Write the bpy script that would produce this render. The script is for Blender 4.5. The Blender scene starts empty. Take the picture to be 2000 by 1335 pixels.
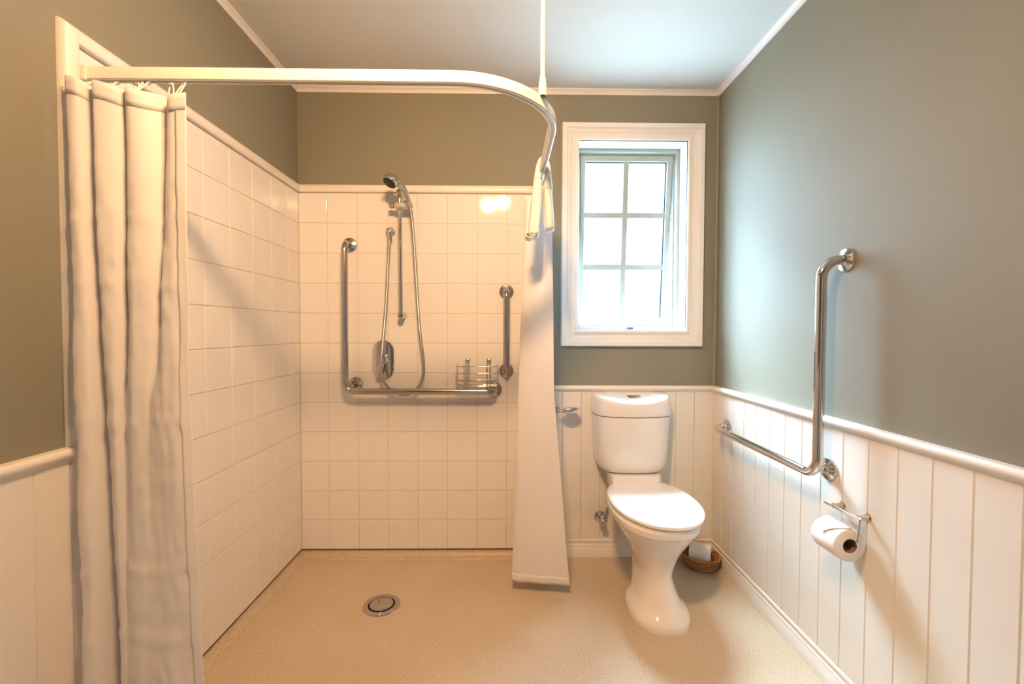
import bpy, bmesh, math, random
from mathutils import Vector, Matrix, noise
random.seed(7)
SC = bpy.context.scene
COL = SC.collection
PI = math.pi

# ------------------------------------------------------------------ camera
W, H = 2.182, 2.437          # room width, ceiling height (metres)
YF = -3.30                   # wall behind the camera
CAM = Vector((1.0783, -2.3711, 1.1972))
yaw, pit, rol = 0.0129, 0.0269, -0.0031
cam_d = bpy.data.cameras.new('camera')
cam_d.sensor_width = 36.0
cam_d.lens = 884.0 / 2000.0 * 36.0
cam_d.clip_start = 0.02
cam = bpy.data.objects.new('camera', cam_d)
COL.objects.link(cam)
cy_, sy_ = math.cos(yaw), math.sin(yaw)
cp_, sp_ = math.cos(pit), math.sin(pit)
cr_, sr_ = math.cos(rol), math.sin(rol)
rx = Vector((cy_, -sy_, 0)); ry = Vector((sy_, cy_, 0)); rz = Vector((0, 0, 1))
fw = ry * cp_ - rz * sp_
up = ry * sp_ + rz * cp_
ri = rx * cr_ - up * sr_
up2 = rx * sr_ + up * cr_
M = Matrix.Identity(4)
for i in range(3):
    M[i][0] = ri[i]; M[i][1] = up2[i]; M[i][2] = -fw[i]; M[i][3] = CAM[i]
cam.matrix_world = M
SC.camera = cam

# ------------------------------------------------------------------ daylight and exposure
SKY_COL = (0.42, 0.68, 1.0)
SKY_STR = 44.0
LAMP_COL = (1.0, 0.60, 0.29)
LAMP_STR = 660.0
SUN_STR = 58.0
world = bpy.data.worlds.new('daylight'); SC.world = world
world.use_nodes = True
bg = world.node_tree.nodes['Background']
bg.inputs['Color'].default_value = (*SKY_COL, 1)
bg.inputs['Strength'].default_value = SKY_STR
# hazy high sun behind thin cloud, coming down through the window
sd = bpy.data.lights.new('hazy_sun', 'SUN'); sd.energy = SUN_STR; sd.color = (0.62, 0.84, 1.0); sd.angle = math.radians(42)
so = bpy.data.objects.new('hazy_sun', sd); COL.objects.link(so); so.location = (0.5, 4, 6)
so.rotation_euler = Vector((0.46, -0.80, -1.28)).to_track_quat('-Z', 'Y').to_euler()
# window opening (inside of the casing)
WX0, WX1, WZ0, WZ1 = 1.452, 2.017, 1.20, 2.177
pd = bpy.data.lights.new('window_portal', 'AREA'); pd.shape = 'RECTANGLE'
pd.size = WX1 - WX0; pd.size_y = WZ1 - WZ0
pd.cycles.is_portal = True
po = bpy.data.objects.new('window_portal', pd); COL.objects.link(po)
po.location = ((WX0 + WX1) / 2, 0.07, (WZ0 + WZ1) / 2)
po.rotation_euler = (-PI / 2, 0, 0)
SC.view_settings.view_transform = 'Standard'
SC.view_settings.look = 'None'
SC.view_settings.exposure = 0.1
SC.view_settings.gamma = 1.0
SC.view_settings.use_curve_mapping = False
SC.cycles.caustics_reflective = False
SC.cycles.caustics_refractive = False
SC.cycles.max_bounces = 7
SC.cycles.use_adaptive_sampling = True
SC.cycles.adaptive_threshold = 0.04

# ------------------------------------------------------------------ materials
MATS = {}
def mat(name, col, rough=0.5, metal=0.0, spec=0.5, coat=0.0, var=0.0, vscale=8.0, bump=0.0, bscale=60.0, bdist=0.001, trans=0.0):
    m = bpy.data.materials.new(name); m.use_nodes = True
    nt = m.node_tree; b = nt.nodes['Principled BSDF']
    b.inputs['Base Color'].default_value = (*col, 1)
    b.inputs['Roughness'].default_value = rough
    b.inputs['Metallic'].default_value = metal
    b.inputs['Specular IOR Level'].default_value = spec
    b.inputs['Coat Weight'].default_value = coat
    tc = nt.nodes.new('ShaderNodeTexCoord')
    if var:
        n = nt.nodes.new('ShaderNodeTexNoise'); n.inputs['Scale'].default_value = vscale; n.inputs['Detail'].default_value = 4
        r = nt.nodes.new('ShaderNodeValToRGB')
        r.color_ramp.elements[0].position = 0.3; r.color_ramp.elements[1].position = 0.7
        r.color_ramp.elements[0].color = (*[c * (1 - var) for c in col], 1)
        r.color_ramp.elements[1].color = (*[min(1, c * (1 + var)) for c in col], 1)
        nt.links.new(tc.outputs['Object'], n.inputs['Vector'])
        nt.links.new(n.outputs['Fac'], r.inputs['Fac'])
        nt.links.new(r.outputs['Color'], b.inputs['Base Color'])
    if bump:
        n2 = nt.nodes.new('ShaderNodeTexNoise'); n2.inputs['Scale'].default_value = bscale; n2.inputs['Detail'].default_value = 3
        bp = nt.nodes.new('ShaderNodeBump'); bp.inputs['Strength'].default_value = bump; bp.inputs['Distance'].default_value = bdist
        nt.links.new(tc.outputs['Object'], n2.inputs['Vector'])
        nt.links.new(n2.outputs['Fac'], bp.inputs['Height'])
        nt.links.new(bp.outputs['Normal'], b.inputs['Normal'])
    MATS[name] = m
    return m

mat('paint_green', (0.258, 0.243, 0.192), 0.72, spec=0.25, var=0.03, vscale=2.0, bump=0.15, bscale=220, bdist=0.0006)
mat('ceiling_paint', (0.80, 0.79, 0.76), 0.7, var=0.01, vscale=1.5)
mat('trim_cream', (0.82, 0.78, 0.725), 0.32, var=0.02, vscale=5.0)
mat('board_cream', (0.81, 0.765, 0.705), 0.38, var=0.025, vscale=6.0, bump=0.06, bscale=40)
mat('window_white', (0.82, 0.80, 0.775), 0.35, var=0.015, vscale=5.0)
mat('tile_white', (0.83, 0.795, 0.765), 0.045, var=0.015, vscale=3.0, bump=0.10, bscale=9, bdist=0.002)
mat('grout', (0.70, 0.64, 0.55), 0.85, var=0.08, vscale=20)
mat('sealant_brown', (0.16, 0.075, 0.03), 0.7, var=0.3, vscale=30)
mat('alu_frame', (0.33, 0.35, 0.30), 0.4, var=0.01)
mat('gasket', (0.02, 0.05, 0.10), 0.6, var=0.05)
mat('chrome', (0.64, 0.62, 0.60), 0.08, metal=1.0, var=0.03, vscale=10)
mat('steel', (0.50, 0.47, 0.44), 0.17, metal=1.0, var=0.04, vscale=10)
mat('satin_chrome', (0.78, 0.75, 0.72), 0.34, metal=0.8, var=0.02)
mat('dark_rubber', (0.02, 0.02, 0.02), 0.5, var=0.1)
mat('dark_hole', (0.012, 0.010, 0.009), 0.8, var=0.1)
mat('hose_metal', (0.50, 0.48, 0.46), 0.25, metal=1.0, var=0.05)
mat('ceramic', (0.84, 0.80, 0.76), 0.08, coat=0.4, var=0.008, vscale=3)
mat('seat_plastic', (0.86, 0.85, 0.86), 0.12, coat=0.2, var=0.005)
mat('track_white', (0.82, 0.78, 0.70), 0.30, var=0.01)
mat('hook_plastic', (0.85, 0.82, 0.76), 0.35, var=0.02)
mat('paper', (0.87, 0.85, 0.84), 0.9, var=0.015, vscale=30, bump=0.3, bscale=180, bdist=0.001)
mat('paper_core', (0.30, 0.20, 0.12), 0.9, var=0.1, vscale=40)
mat('wicker', (0.42, 0.22, 0.075), 0.55, var=0.35, vscale=60)
mat('brass', (0.55, 0.36, 0.12), 0.3, metal=1.0, var=0.05)
mat('fixture_white', (0.8, 0.8, 0.8), 0.4, var=0.01)

def chrome_hose():
    m = MATS['hose_metal']; nt = m.node_tree; b = nt.nodes['Principled BSDF']
    tc = nt.nodes.new('ShaderNodeTexCoord')
    w = nt.nodes.new('ShaderNodeTexWave'); w.wave_type = 'BANDS'; w.bands_direction = 'Z'
    w.inputs['Scale'].default_value = 90
    bp = nt.nodes.new('ShaderNodeBump'); bp.inputs['Strength'].default_value = 0.4; bp.inputs['Distance'].default_value = 0.001
    nt.links.new(tc.outputs['Object'], w.inputs['Vector'])
    nt.links.new(w.outputs['Fac'], bp.inputs['Height']); nt.links.new(bp.outputs['Normal'], b.inputs['Normal'])
chrome_hose()

def floor_mat():
    m = mat('floor_vinyl', (0.60, 0.50, 0.38), 0.42)
    nt = m.node_tree; b = nt.nodes['Principled BSDF']
    tc = nt.nodes.new('ShaderNodeTexCoord')
    n1 = nt.nodes.new('ShaderNodeTexNoise'); n1.inputs['Scale'].default_value = 300; n1.inputs['Detail'].default_value = 2
    r1 = nt.nodes.new('ShaderNodeValToRGB')
    e = r1.color_ramp.elements
    e[0].position = 0.34; e[0].color = (0.40, 0.295, 0.19, 1)
    e[1].position = 0.66; e[1].color = (0.76, 0.64, 0.49, 1)
    k = e.new(0.5); k.color = (0.58, 0.465, 0.335, 1)
    n2 = nt.nodes.new('ShaderNodeTexNoise'); n2.inputs['Scale'].default_value = 4; n2.inputs['Detail'].default_value = 5
    mx = nt.nodes.new('ShaderNodeMix'); mx.data_type = 'RGBA'; mx.blend_type = 'MULTIPLY'; mx.inputs[0].default_value = 0.25
    r2 = nt.nodes.new('ShaderNodeValToRGB')
    r2.color_ramp.elements[0].position = 0.3; r2.color_ramp.elements[0].color = (0.75, 0.70, 0.62, 1)
    r2.color_ramp.elements[1].position = 0.7; r2.color_ramp.elements[1].color = (1, 1, 1, 1)
    bp = nt.nodes.new('ShaderNodeBump'); bp.inputs['Strength'].default_value = 0.25; bp.inputs['Distance'].default_value = 0.001
    for n in (n1, n2): nt.links.new(tc.outputs['Object'], n.inputs['Vector'])
    nt.links.new(n1.outputs['Fac'], r1.inputs['Fac']); nt.links.new(n2.outputs['Fac'], r2.inputs['Fac'])
    nt.links.new(r1.outputs['Color'], mx.inputs[6]); nt.links.new(r2.outputs['Color'], mx.inputs[7])
    nt.links.new(mx.outputs[2], b.inputs['Base Color'])
    nt.links.new(n1.outputs['Fac'], bp.inputs['Height']); nt.links.new(bp.outputs['Normal'], b.inputs['Normal'])
floor_mat()

def cloth_mat(name, col, tfac, wscale=900, bstr=0.12):
    m = bpy.data.materials.new(name); m.use_nodes = True
    nt = m.node_tree; nt.nodes.clear()
    out = nt.nodes.new('ShaderNodeOutputMaterial')
    d = nt.nodes.new('ShaderNodeBsdfPrincipled'); d.inputs['Base Color'].default_value = (*col, 1); d.inputs['Roughness'].default_value = 0.75
    d.inputs['Sheen Weight'].default_value = 0.15
    t = nt.nodes.new('ShaderNodeBsdfTranslucent'); t.inputs['Color'].default_value = (*col, 1)
    mx = nt.nodes.new('ShaderNodeMixShader'); mx.inputs[0].default_value = tfac
    tc = nt.nodes.new('ShaderNodeTexCoord')
    n = nt.nodes.new('ShaderNodeTexNoise'); n.inputs['Scale'].default_value = wscale; n.inputs['Detail'].default_value = 2
    bp = nt.nodes.new('ShaderNodeBump'); bp.inputs['Strength'].default_value = bstr; bp.inputs['Distance'].default_value = 0.0006
    nt.links.new(tc.outputs['Object'], n.inputs['Vector']); nt.links.new(n.outputs['Fac'], bp.inputs['Height'])
    nt.links.new(bp.outputs['Normal'], d.inputs['Normal'])
    nt.links.new(d.outputs[0], mx.inputs[1]); nt.links.new(t.outputs[0], mx.inputs[2]); nt.links.new(mx.outputs[0], out.inputs[0])
    MATS[name] = m
cloth_mat('curtain_cloth', (0.88, 0.845, 0.835), 0.18)
cloth_mat('towel_cloth', (0.87, 0.86, 0.85), 0.08, wscale=420, bstr=0.8)

def glass_mat():
    m = bpy.data.materials.new('window_glass'); m.use_nodes = True
    nt = m.node_tree; nt.nodes.clear()
    out = nt.nodes.new('ShaderNodeOutputMaterial')
    t = nt.nodes.new('ShaderNodeBsdfTransparent'); t.inputs['Color'].default_value = (0.96, 0.98, 0.97, 1)
    g = nt.nodes.new('ShaderNodeBsdfGlossy'); g.inputs['Roughness'].default_value = 0.02
    mx = nt.nodes.new('ShaderNodeMixShader')
    mx.inputs[0].default_value = 0.04
    nt.links.new(t.outputs[0], mx.inputs[1]); nt.links.new(g.outputs[0], mx.inputs[2]); nt.links.new(mx.outputs[0], out.inputs[0])
    MATS['window_glass'] = m
glass_mat()

def bulb_mat():
    m = bpy.data.materials.new('bulb_glow'); m.use_nodes = True
    nt = m.node_tree; nt.nodes.clear()
    out = nt.nodes.new('ShaderNodeOutputMaterial')
    e = nt.nodes.new('ShaderNodeEmission'); e.inputs['Color'].default_value = (*LAMP_COL, 1); e.inputs['Strength'].default_value = LAMP_STR
    nt.links.new(e.outputs[0], out.inputs[0])
    MATS['bulb_glow'] = m
bulb_mat()

# ------------------------------------------------------------------ mesh helpers
def wloc(o):
    v = Vector((0, 0, 0))
    while o:
        v += o.location; o = o.parent
    return v

def finish(name, bm, material, parent=None, smooth=False, angle=None):
    """Link the bmesh (in room coordinates) as one mesh object."""
    if parent is not None:
        bmesh.ops.translate(bm, verts=bm.verts, vec=-wloc(parent))
    bmesh.ops.recalc_face_normals(bm, faces=bm.faces)
    me = bpy.data.meshes.new(name)
    if smooth:
        for f in bm.faces: f.smooth = True
    bm.to_mesh(me); bm.free()
    if smooth and angle is not None:
        me.set_sharp_from_angle(angle=math.radians(angle))
    me.materials.append(MATS[material])
    o = bpy.data.objects.new(name, me); COL.objects.link(o)
    if parent is not None: o.parent = parent
    return o

def tag(o, label=None, cat=None, group=None, kind=None):
    if label: o['label'] = label
    if cat: o['category'] = cat
    if group: o['group'] = group
    if kind: o['kind'] = kind
    return o

def empty(name, loc, label, cat, group=None, kind=None):
    o = bpy.data.objects.new(name, None); COL.objects.link(o); o.location = loc
    o.empty_display_size = 0.05
    return tag(o, label, cat, group, kind)

def box(bm, x0, x1, y0, y1, z0, z1, bev=0.0, seg=2):
    r = bmesh.ops.create_cube(bm, size=1.0)
    vs = r['verts']
    for v in vs:
        v.co = Vector(((x0 + x1) / 2 + v.co.x * (x1 - x0), (y0 + y1) / 2 + v.co.y * (y1 - y0), (z0 + z1) / 2 + v.co.z * (z1 - z0)))
    if bev:
        es = list({e for v in vs for e in v.link_edges})
        bmesh.ops.bevel(bm, geom=es, offset=bev, segments=seg, affect='EDGES', profile=0.5)
    return bm

def nb(): return bmesh.new()

def catmull(pts, n):
    """Smooth resampling of control points (tuples of any length)."""
    P = [pts[0]] + list(pts) + [pts[-1]]
    out = []
    segs = len(pts) - 1
    for i in range(n):
        t = i / (n - 1) * segs
        k = min(int(t), segs - 1); u = t - k
        a, b, c, d = P[k], P[k + 1], P[k + 2], P[k + 3]
        out.append(tuple(0.5 * (2 * q + (r - p) * u + (2 * p - 5 * q + 4 * r - s) * u * u + (3 * q - p - 3 * r + s) * u ** 3) for p, q, r, s in zip(a, b, c, d)))
    return out

def tube(bm, pts, rad, segs=12, caps=True, closed=False):
    """Round tube along a polyline; rad may be a list."""
    pts = [Vector(p) for p in pts]; n = len(pts)
    rads = rad if isinstance(rad, (list, tuple)) else [rad] * n
    rings = []; N = None
    for i, p in enumerate(pts):
        if closed:
            t = (pts[(i + 1) % n] - pts[i - 1]).normalized()
        else:
            t = (pts[min(i + 1, n - 1)] - pts[max(i - 1, 0)]).normalized()
        if N is None:
            N = t.orthogonal().normalized()
        N = (N - t * N.dot(t)).normalized()
        B = t.cross(N)
        rings.append([bm.verts.new(p + (N * math.cos(2 * PI * k / segs) + B * math.sin(2 * PI * k / segs)) * rads[i]) for k in range(segs)])
    m = n if closed else n - 1
    for i in range(m):
        a, b = rings[i], rings[(i + 1) % n]
        for k in range(segs):
            bm.faces.new((a[k], a[(k + 1) % segs], b[(k + 1) % segs], b[k]))
    if caps and not closed:
        bm.faces.new(rings[0][::-1]); bm.faces.new(rings[-1])
    return bm

def fillet(pts, r, seg=8):
    """Round the inner corners of a polyline."""
    pts = [Vector(p) for p in pts]; out = [pts[0]]
    for i in range(1, len(pts) - 1):
        p, q, s = pts[i - 1], pts[i], pts[i + 1]
        a = (p - q).normalized(); b = (s - q).normalized()
        ang = a.angle(b); d = r / math.tan(ang / 2)
        c = q + (a + b).normalized() * (r / math.sin(ang / 2))
        p0 = q + a * d; p1 = q + b * d
        v0 = p0 - c; v1 = p1 - c
        tot = v0.angle(v1); ax = v0.cross(v1).normalized()
        for k in range(seg + 1):
            out.append(c + Matrix.Rotation(tot * k / seg, 3, ax) @ v0)
    out.append(pts[-1])
    return out

def lathe(bm, prof, origin, axis, segs=24):
    """Revolve (radius, height) pairs about an axis."""
    ax = Vector(axis).normalized(); N = ax.orthogonal().normalized(); B = ax.cross(N); o = Vector(origin)
    rings = []
    for r, h in prof:
        if r < 1e-6: rings.append([bm.verts.new(o + ax * h)])
        else: rings.append([bm.verts.new(o + ax * h + (N * math.cos(2 * PI * k / segs) + B * math.sin(2 * PI * k / segs)) * r) for k in range(segs)])
    for a, b in zip(rings, rings[1:]):
        for k in range(segs):
            k2 = (k + 1) % segs
            if len(a) == 1 and len(b) == 1: continue
            if len(a) == 1: bm.faces.new((a[0], b[k], b[k2]))
            elif len(b) == 1: bm.faces.new((a[k], b[0], a[k2]))
            else: bm.faces.new((a[k], a[k2], b[k2], b[k]))
    return bm

def loft(bm, rings, cap=True, closed=True):
    R = [[bm.verts.new(p) for p in r] for r in rings]
    n = len(R[0])
    for a, b in zip(R, R[1:]):
        for k in range(n if closed else n - 1):
            bm.faces.new((a[k], a[(k + 1) % n], b[(k + 1) % n], b[k]))
    if cap:
        bm.faces.new(R[0][::-1]); bm.faces.new(R[-1])
    return bm

def prism(bm, prof, p0, p1, out, upv=(0, 0, 1)):
    """Extrude a closed profile of (out, up) pairs from p0 to p1."""
    o = Vector(out); u = Vector(upv)
    loft(bm, [[Vector(p) + o * a + u * b for a, b in prof] for p in (p0, p1)])
    return bm

def frame_side(bm, rect, prof, side, closed_prof=True):
    """One mitred side of a rectangular frame in the xz plane. prof = (inset, y)."""
    x0, x1, z0, z1 = rect
    def corner(i, d):
        return [(x0 + d, z0 + d), (x1 - d, z0 + d), (x1 - d, z1 - d), (x0 + d, z1 - d)][i % 4]
    rings = []
    for c in (side, side + 1):
        ring = []
        for d, y in prof:
            x, z = corner(c, d); ring.append((x, y, z))
        rings.append(ring)
    loft(bm, rings)
    return bm

# ------------------------------------------------------------------ the room
# floor with a coved skirt under the tiled walls
bm = nb(); box(bm, -0.15, W + 0.15, YF - 0.1, 0.15, -0.10, 0.0)
floor = tag(finish('floor', bm, 'floor_vinyl'), 'speckled beige vinyl floor with a coved edge in the shower', 'floor', kind='structure')
cove = [(0, 0.0), (0, 0.038)] + [(0.003 + 0.035 - 0.035 * math.cos(a), 0.038 - 0.035 * math.sin(a)) for a in [i / 8 * PI / 2 for i in range(9)]] + [(0.04, 0.0)]
bm = nb(); prism(bm, cove, (0, 0, 0), (1.279, 0, 0), (0, -1, 0)); finish('cove', bm, 'floor_vinyl', floor, True, 40)
bm = nb(); prism(bm, cove, (0, 0, 0), (0, -1.215, 0), (1, 0, 0)); finish('cove', bm, 'floor_vinyl', floor, True, 40)
seal = [(0, 0.036), (0, 0.043), (0.0065, 0.043), (0.008, 0.040), (0.0065, 0.036)]
bm = nb(); prism(bm, seal, (0, 0, 0), (1.26, 0, 0), (0, -1, 0)); finish('sealant_line', bm, 'sealant_brown', floor)
bm = nb(); prism(bm, seal, (0, 0, 0), (0, -1.215, 0), (1, 0, 0)); finish('sealant_line', bm, 'sealant_brown', floor)

bm = nb(); box(bm, -0.15, W + 0.15, YF - 0.1, 0.15, H, H + 0.1)
ceiling = tag(finish('ceiling', bm, 'ceiling_paint'), 'plain white painted ceiling', 'ceiling', kind='structure')

# back wall with the window hole (one solid of four blocks)
bm = nb(); T = 0.10
box(bm, -0.15, WX0 - 0.016, 0, T, 0, H); box(bm, WX1 + 0.016, W + 0.15, 0, T, 0, H)
box(bm, WX0 - 0.016, WX1 + 0.016, 0, T, 0, WZ0 - 0.016); box(bm, WX0 - 0.016, WX1 + 0.016, 0, T, WZ1 + 0.016, H)
wall_back = tag(finish('wall_back', bm, 'paint_green'), 'back wall, sage green above with white shower tiles on its left', 'wall', kind='structure')
bm = nb(); box(bm, -0.10, 0, YF, 0, 0, H)
wall_left = tag(finish('wall_left', bm, 'paint_green'), 'left wall, sage green above, tiled inside the shower', 'wall', kind='structure')
bm = nb(); box(bm, W, W + 0.10, YF, 0, 0, H)
wall_right = tag(finish('wall_right', bm, 'paint_green'), 'right wall, sage green paint above cream boarding', 'wall', kind='structure')
bm = nb(); box(bm, -0.1, W + 0.1, YF - 0.1, YF, 0, H)
wall_front = tag(finish('wall_front', bm, 'paint_green'), 'sage green wall behind the camera', 'wall', kind='structure')

# unseen white panelled door, added behind the camera to lighten the chrome reflections
dr_ = empty('reflect_door_1', (1.30, YF, 0), 'unseen white panelled door added behind the camera for lighter reflections', 'door', kind='structure')
bm = nb(); box(bm, 0.89, 1.71, YF + 0.004, YF + 0.034, 0.006, 2.03, 0.002); finish('leaf', bm, 'window_white', dr_)
for px0, px1, pz0, pz1 in ((0.98, 1.27, 0.20, 0.92), (1.33, 1.62, 0.20, 0.92), (0.98, 1.27, 1.08, 1.90), (1.33, 1.62, 1.08, 1.90)):
    bm = nb(); box(bm, px0, px1, YF + 0.030, YF + 0.042, pz0, pz1, 0.006); finish('panel', bm, 'window_white', dr_)
for x0_, x1_, z0_, z1_ in ((0.80, 0.885, 0, 2.12), (1.715, 1.80, 0, 2.12), (0.885, 1.715, 2.035, 2.12)):
    bm = nb(); box(bm, x0_, x1_, YF, YF + 0.022, z0_, z1_, 0.004); finish('architrave', bm, 'window_white', dr_)
bm = nb(); tube(bm, fillet([(1.64, YF + 0.03, 1.0), (1.64, YF + 0.085, 1.0), (1.53, YF + 0.085, 1.0)], 0.015, 6), 0.009, 12); finish('handle', bm, 'chrome', dr_, True, 50)

# paving outside, below the window
mat('paving', (0.34, 0.33, 0.30), 0.9, var=0.2, vscale=3)
bm = nb(); box(bm, -12, 14, 0.16, 26, -0.42, -0.32)
tag(finish('ground', bm, 'paving'), 'pale ground outside the window', 'ground', kind='structure')

# tiles: every tile a part of its wall, sharing mesh data
TP = 0.155; TZ0 = 0.04; TH = 12 * TP; TEND = 1.237
bm = nb(); box(bm, 0, 1.26, -0.0035, 0, TZ0, TZ0 + TH); finish('grout_bed', bm, 'grout', wall_back)
bm = nb(); box(bm, 0, 0.0035, -1.225, 0, TZ0, TZ0 + TH); finish('grout_bed', bm, 'grout', wall_left)
tile_cache = {}
def tile_mesh(w, along):
    key = (round(w, 4), along)
    if key not in tile_cache:
        b = nb(); g = 0.0011
        if along == 'x': box(b, -w / 2 + g, w / 2 - g, -0.0062, -0.001, -TP / 2 + g, TP / 2 - g)
        else: box(b, 0.001, 0.0062, -w / 2 + g, w / 2 - g, -TP / 2 + g, TP / 2 - g)
        face_edges = [e for e in b.edges if all((abs(v.co.y + 0.0062) < 1e-5 if along == 'x' else abs(v.co.x - 0.0062) < 1e-5) for v in e.verts)]
        bmesh.ops.bevel(b, geom=face_edges, offset=0.0022, segments=2, affect='EDGES', profile=0.5)
        bmesh.ops.recalc_face_normals(b, faces=b.faces)
        me = bpy.data.meshes.new('tile'); b.to_mesh(me); b.free()
        me.materials.append(MATS['tile_white']); tile_cache[key] = me
    return tile_cache[key]
def put_tile(loc, w, along, parent):
    o = bpy.data.objects.new('tile', tile_mesh(w, along)); COL.objects.link(o)
    o.location = loc; o.parent = parent
    o.rotation_euler = (random.uniform(-1, 1) * 0.0012, random.uniform(-1, 1) * 0.0008, random.uniform(-1, 1) * 0.0012)
xs = [0.006, 0.1523] + [0.1523 + k * TP for k in range(1, 8)] + [1.255]
ys = [-0.006, -0.1249] + [-0.1249 - k * TP for k in range(1, 8)]
for r in range(12):
    z = TZ0 + (r + 0.5) * TP
    for a, b_ in zip(xs, xs[1:]): put_tile(((a + b_) / 2, 0, z), b_ - a, 'x', wall_back)
    for a, b_ in zip(ys, ys[1:]): put_tile((0, (a + b_) / 2, z), a - b_, 'y', wall_left)

# trims: tile cap, edge trims, chair rails, cornice
capP = [(0, 0), (0.019, 0.002), (0.023, 0.008), (0.024, 0.020), (0.021, 0.031), (0.014, 0.039), (0.006, 0.042), (0, 0.042)]
ZC = TZ0 + TH
def trim(name, label, prof, p0, p1, out, upv=(0, 0, 1), material='trim_cream'):
    b = nb(); prism(b, prof, p0, p1, out, upv)
    return tag(finish(name, b, material, None, True, 35), label, 'trim', kind='structure')
trim('trim_1', 'cream cap rail along the top of the back wall tiles', capP, (0, 0, ZC), (1.279, 0, ZC), (0, -1, 0))
def mitred(name, label, r0, r1):
    b = nb(); loft(b, [[Vector(r0(u, v)) for u, v in capP], [Vector(r1(u, v)) for u, v in capP]])
    return tag(finish(name, b, 'trim_cream', None, True, 35), label, 'trim', kind='structure')
mitred('trim_2', 'cream cap rail along the top of the left wall tiles', lambda u, v: (u, 0, ZC + v), lambda u, v: (u, -1.215 - v, ZC + v))
mitred('trim_3', 'cream upright edge trim at the left end of the tiles', lambda u, v: (u, -1.215 - v, 0), lambda u, v: (u, -1.215 - v, ZC + v))
trim('trim_4', 'cream upright edge trim behind the right curtain', capP, (1.237, 0, 0), (1.237, 0, ZC + 0.042), (0, -1, 0), (1, 0, 0))
railP = [(0, 0), (0.012, 0), (0.014, 0.006), (0.020, 0.010), (0.026, 0.016), (0.028, 0.023), (0.026, 0.030), (0.020, 0.035), (0, 0.036)]
ZR = 0.871
trim('trim_5', 'cream chair rail on the back wall above the toilet', railP, (1.279, 0, ZR), (W, 0, ZR), (0, -1, 0))
trim('trim_6', 'cream chair rail along the right wall', railP, (W, 0, ZR), (W, YF, ZR), (-1, 0, 0))
trim('trim_7', 'cream chair rail on the left wall beside the curtain', railP, (0, -1.257, ZR), (0, YF, ZR), (1, 0, 0))
cornP = [(0, 0), (0.004, 0), (0.007, 0.009), (0.013, 0.016), (0.020, 0.020), (0.020, 0.025), (0, 0.025)]
ZK = H - 0.025
trim('trim_8', 'thin white cornice above the back wall', cornP, (0, 0, ZK), (W, 0, ZK), (0, -1, 0), material='window_white')
trim('trim_9', 'thin white cornice above the left wall', cornP, (0, 0, ZK), (0, YF, ZK), (1, 0, 0), material='window_white')
trim('trim_10', 'thin white cornice above the right wall', cornP, (W, 0, ZK), (W, YF, ZK), (-1, 0, 0), material='window_white')
cornerP = [(0, 0), (0.008, 0), (0.012, 0.003), (0.008, 0.010), (0.003, 0.014), (0, 0.014)]
trim('trim_11', 'slim green corner bead between the back and right walls', cornerP, (W, 0, ZR + 0.036), (W, 0, ZK), (0, -1, 0), (-1, 0, 0), material='paint_green')

baseP = [(0, 0), (0.018, 0), (0.018, 0.048), (0.016, 0.051), (0.016, 0.066), (0.0125, 0.069), (0.0125, 0.079), (0.015, 0.083), (0.014, 0.090), (0.009, 0.094), (0, 0.095)]
def baseb(name, label, p0, p1, out):
    b = nb(); prism(b, baseP, p0, p1, out)
    return tag(finish(name, b, 'trim_cream', None, True, 35), label, 'baseboard', kind='structure')
BD = 0.012
baseb('baseboard_back', 'cream stepped skirting board behind the toilet', (1.279, -0.002, 0), (W, -0.002, 0), (0, -1, 0))
baseb('baseboard_right', 'cream stepped skirting board along the right wall', (W - 0.002, 0, 0), (W - 0.002, YF, 0), (-1, 0, 0))
baseb('baseboard_left', 'cream stepped skirting board on the left wall', (0.002, -1.257, 0), (0.002, YF, 0), (1, 0, 0))

# tongue-and-groove boards: each a part of its wall
board_cache = {}
def board_mesh(w, out):
    key = (round(w, 4), out)
    if key not in board_cache:
        c = 0.0028; t = BD; h = ZR + 0.004; g = 0.0004
        pr = [(-w / 2 + g, 0), (-w / 2 + g, t - c), (-w / 2 + c, t), (w / 2 - c, t), (w / 2 - g, t - c), (w / 2 - g, 0)]
        b = nb()
        o = Vector(out); a = Vector((0, 0, 1)).cross(o)
        loft(b, [[a * u + o * v + Vector((0, 0, z)) for u, v in pr] for z in (0, h)])
        bmesh.ops.recalc_face_normals(b, faces=b.faces)
        me = bpy.data.meshes.new('board'); b.to_mesh(me); b.free(); me.materials.append(MATS['board_cream']); board_cache[key] = me
    return board_cache[key]
def put_board(loc, w, out, parent):
    o = bpy.data.objects.new('board', board_mesh(w, out)); COL.objects.link(o); o.location = loc; o.parent = parent
bx = [1.279, 1.375] + [1.375 + 0.0995 * k for k in range(1, 9) if 1.375 + 0.0995 * k < W - 0.02] + [W]
for a, b_ in zip(bx, bx[1:]): put_board(((a + b_) / 2, 0, 0), b_ - a, (0, -1, 0), wall_back)
by = [-0.013 - 0.102 * k for k in range(33)]
for a, b_ in zip(by, by[1:]):
    if b_ > YF: put_board((W, (a + b_) / 2, 0), a - b_, (-1, 0, 0), wall_right)
by = [-1.257, -1.343] + [-1.343 - 0.102 * k for k in range(1, 20)]
for a, b_ in zip(by, by[1:]):
    if b_ > YF: put_board((0, (a + b_) / 2, 0), a - b_, (1, 0, 0), wall_left)

# ------------------------------------------------------------------ window
win = empty('window_1', ((WX0 + WX1) / 2, 0, WZ0), 'white framed six pane window above the toilet', 'window', kind='structure')
casP = [(0, 0), (0, -0.018), (0.004, -0.026), (0.026, -0.026), (0.029, -0.018), (0.032, -0.017), (0.046, -0.016), (0.052, -0.011), (0.066, -0.010), (0.069, -0.017), (0.081, -0.018), (0.088, -0.014), (0.088, 0.0)]
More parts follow.
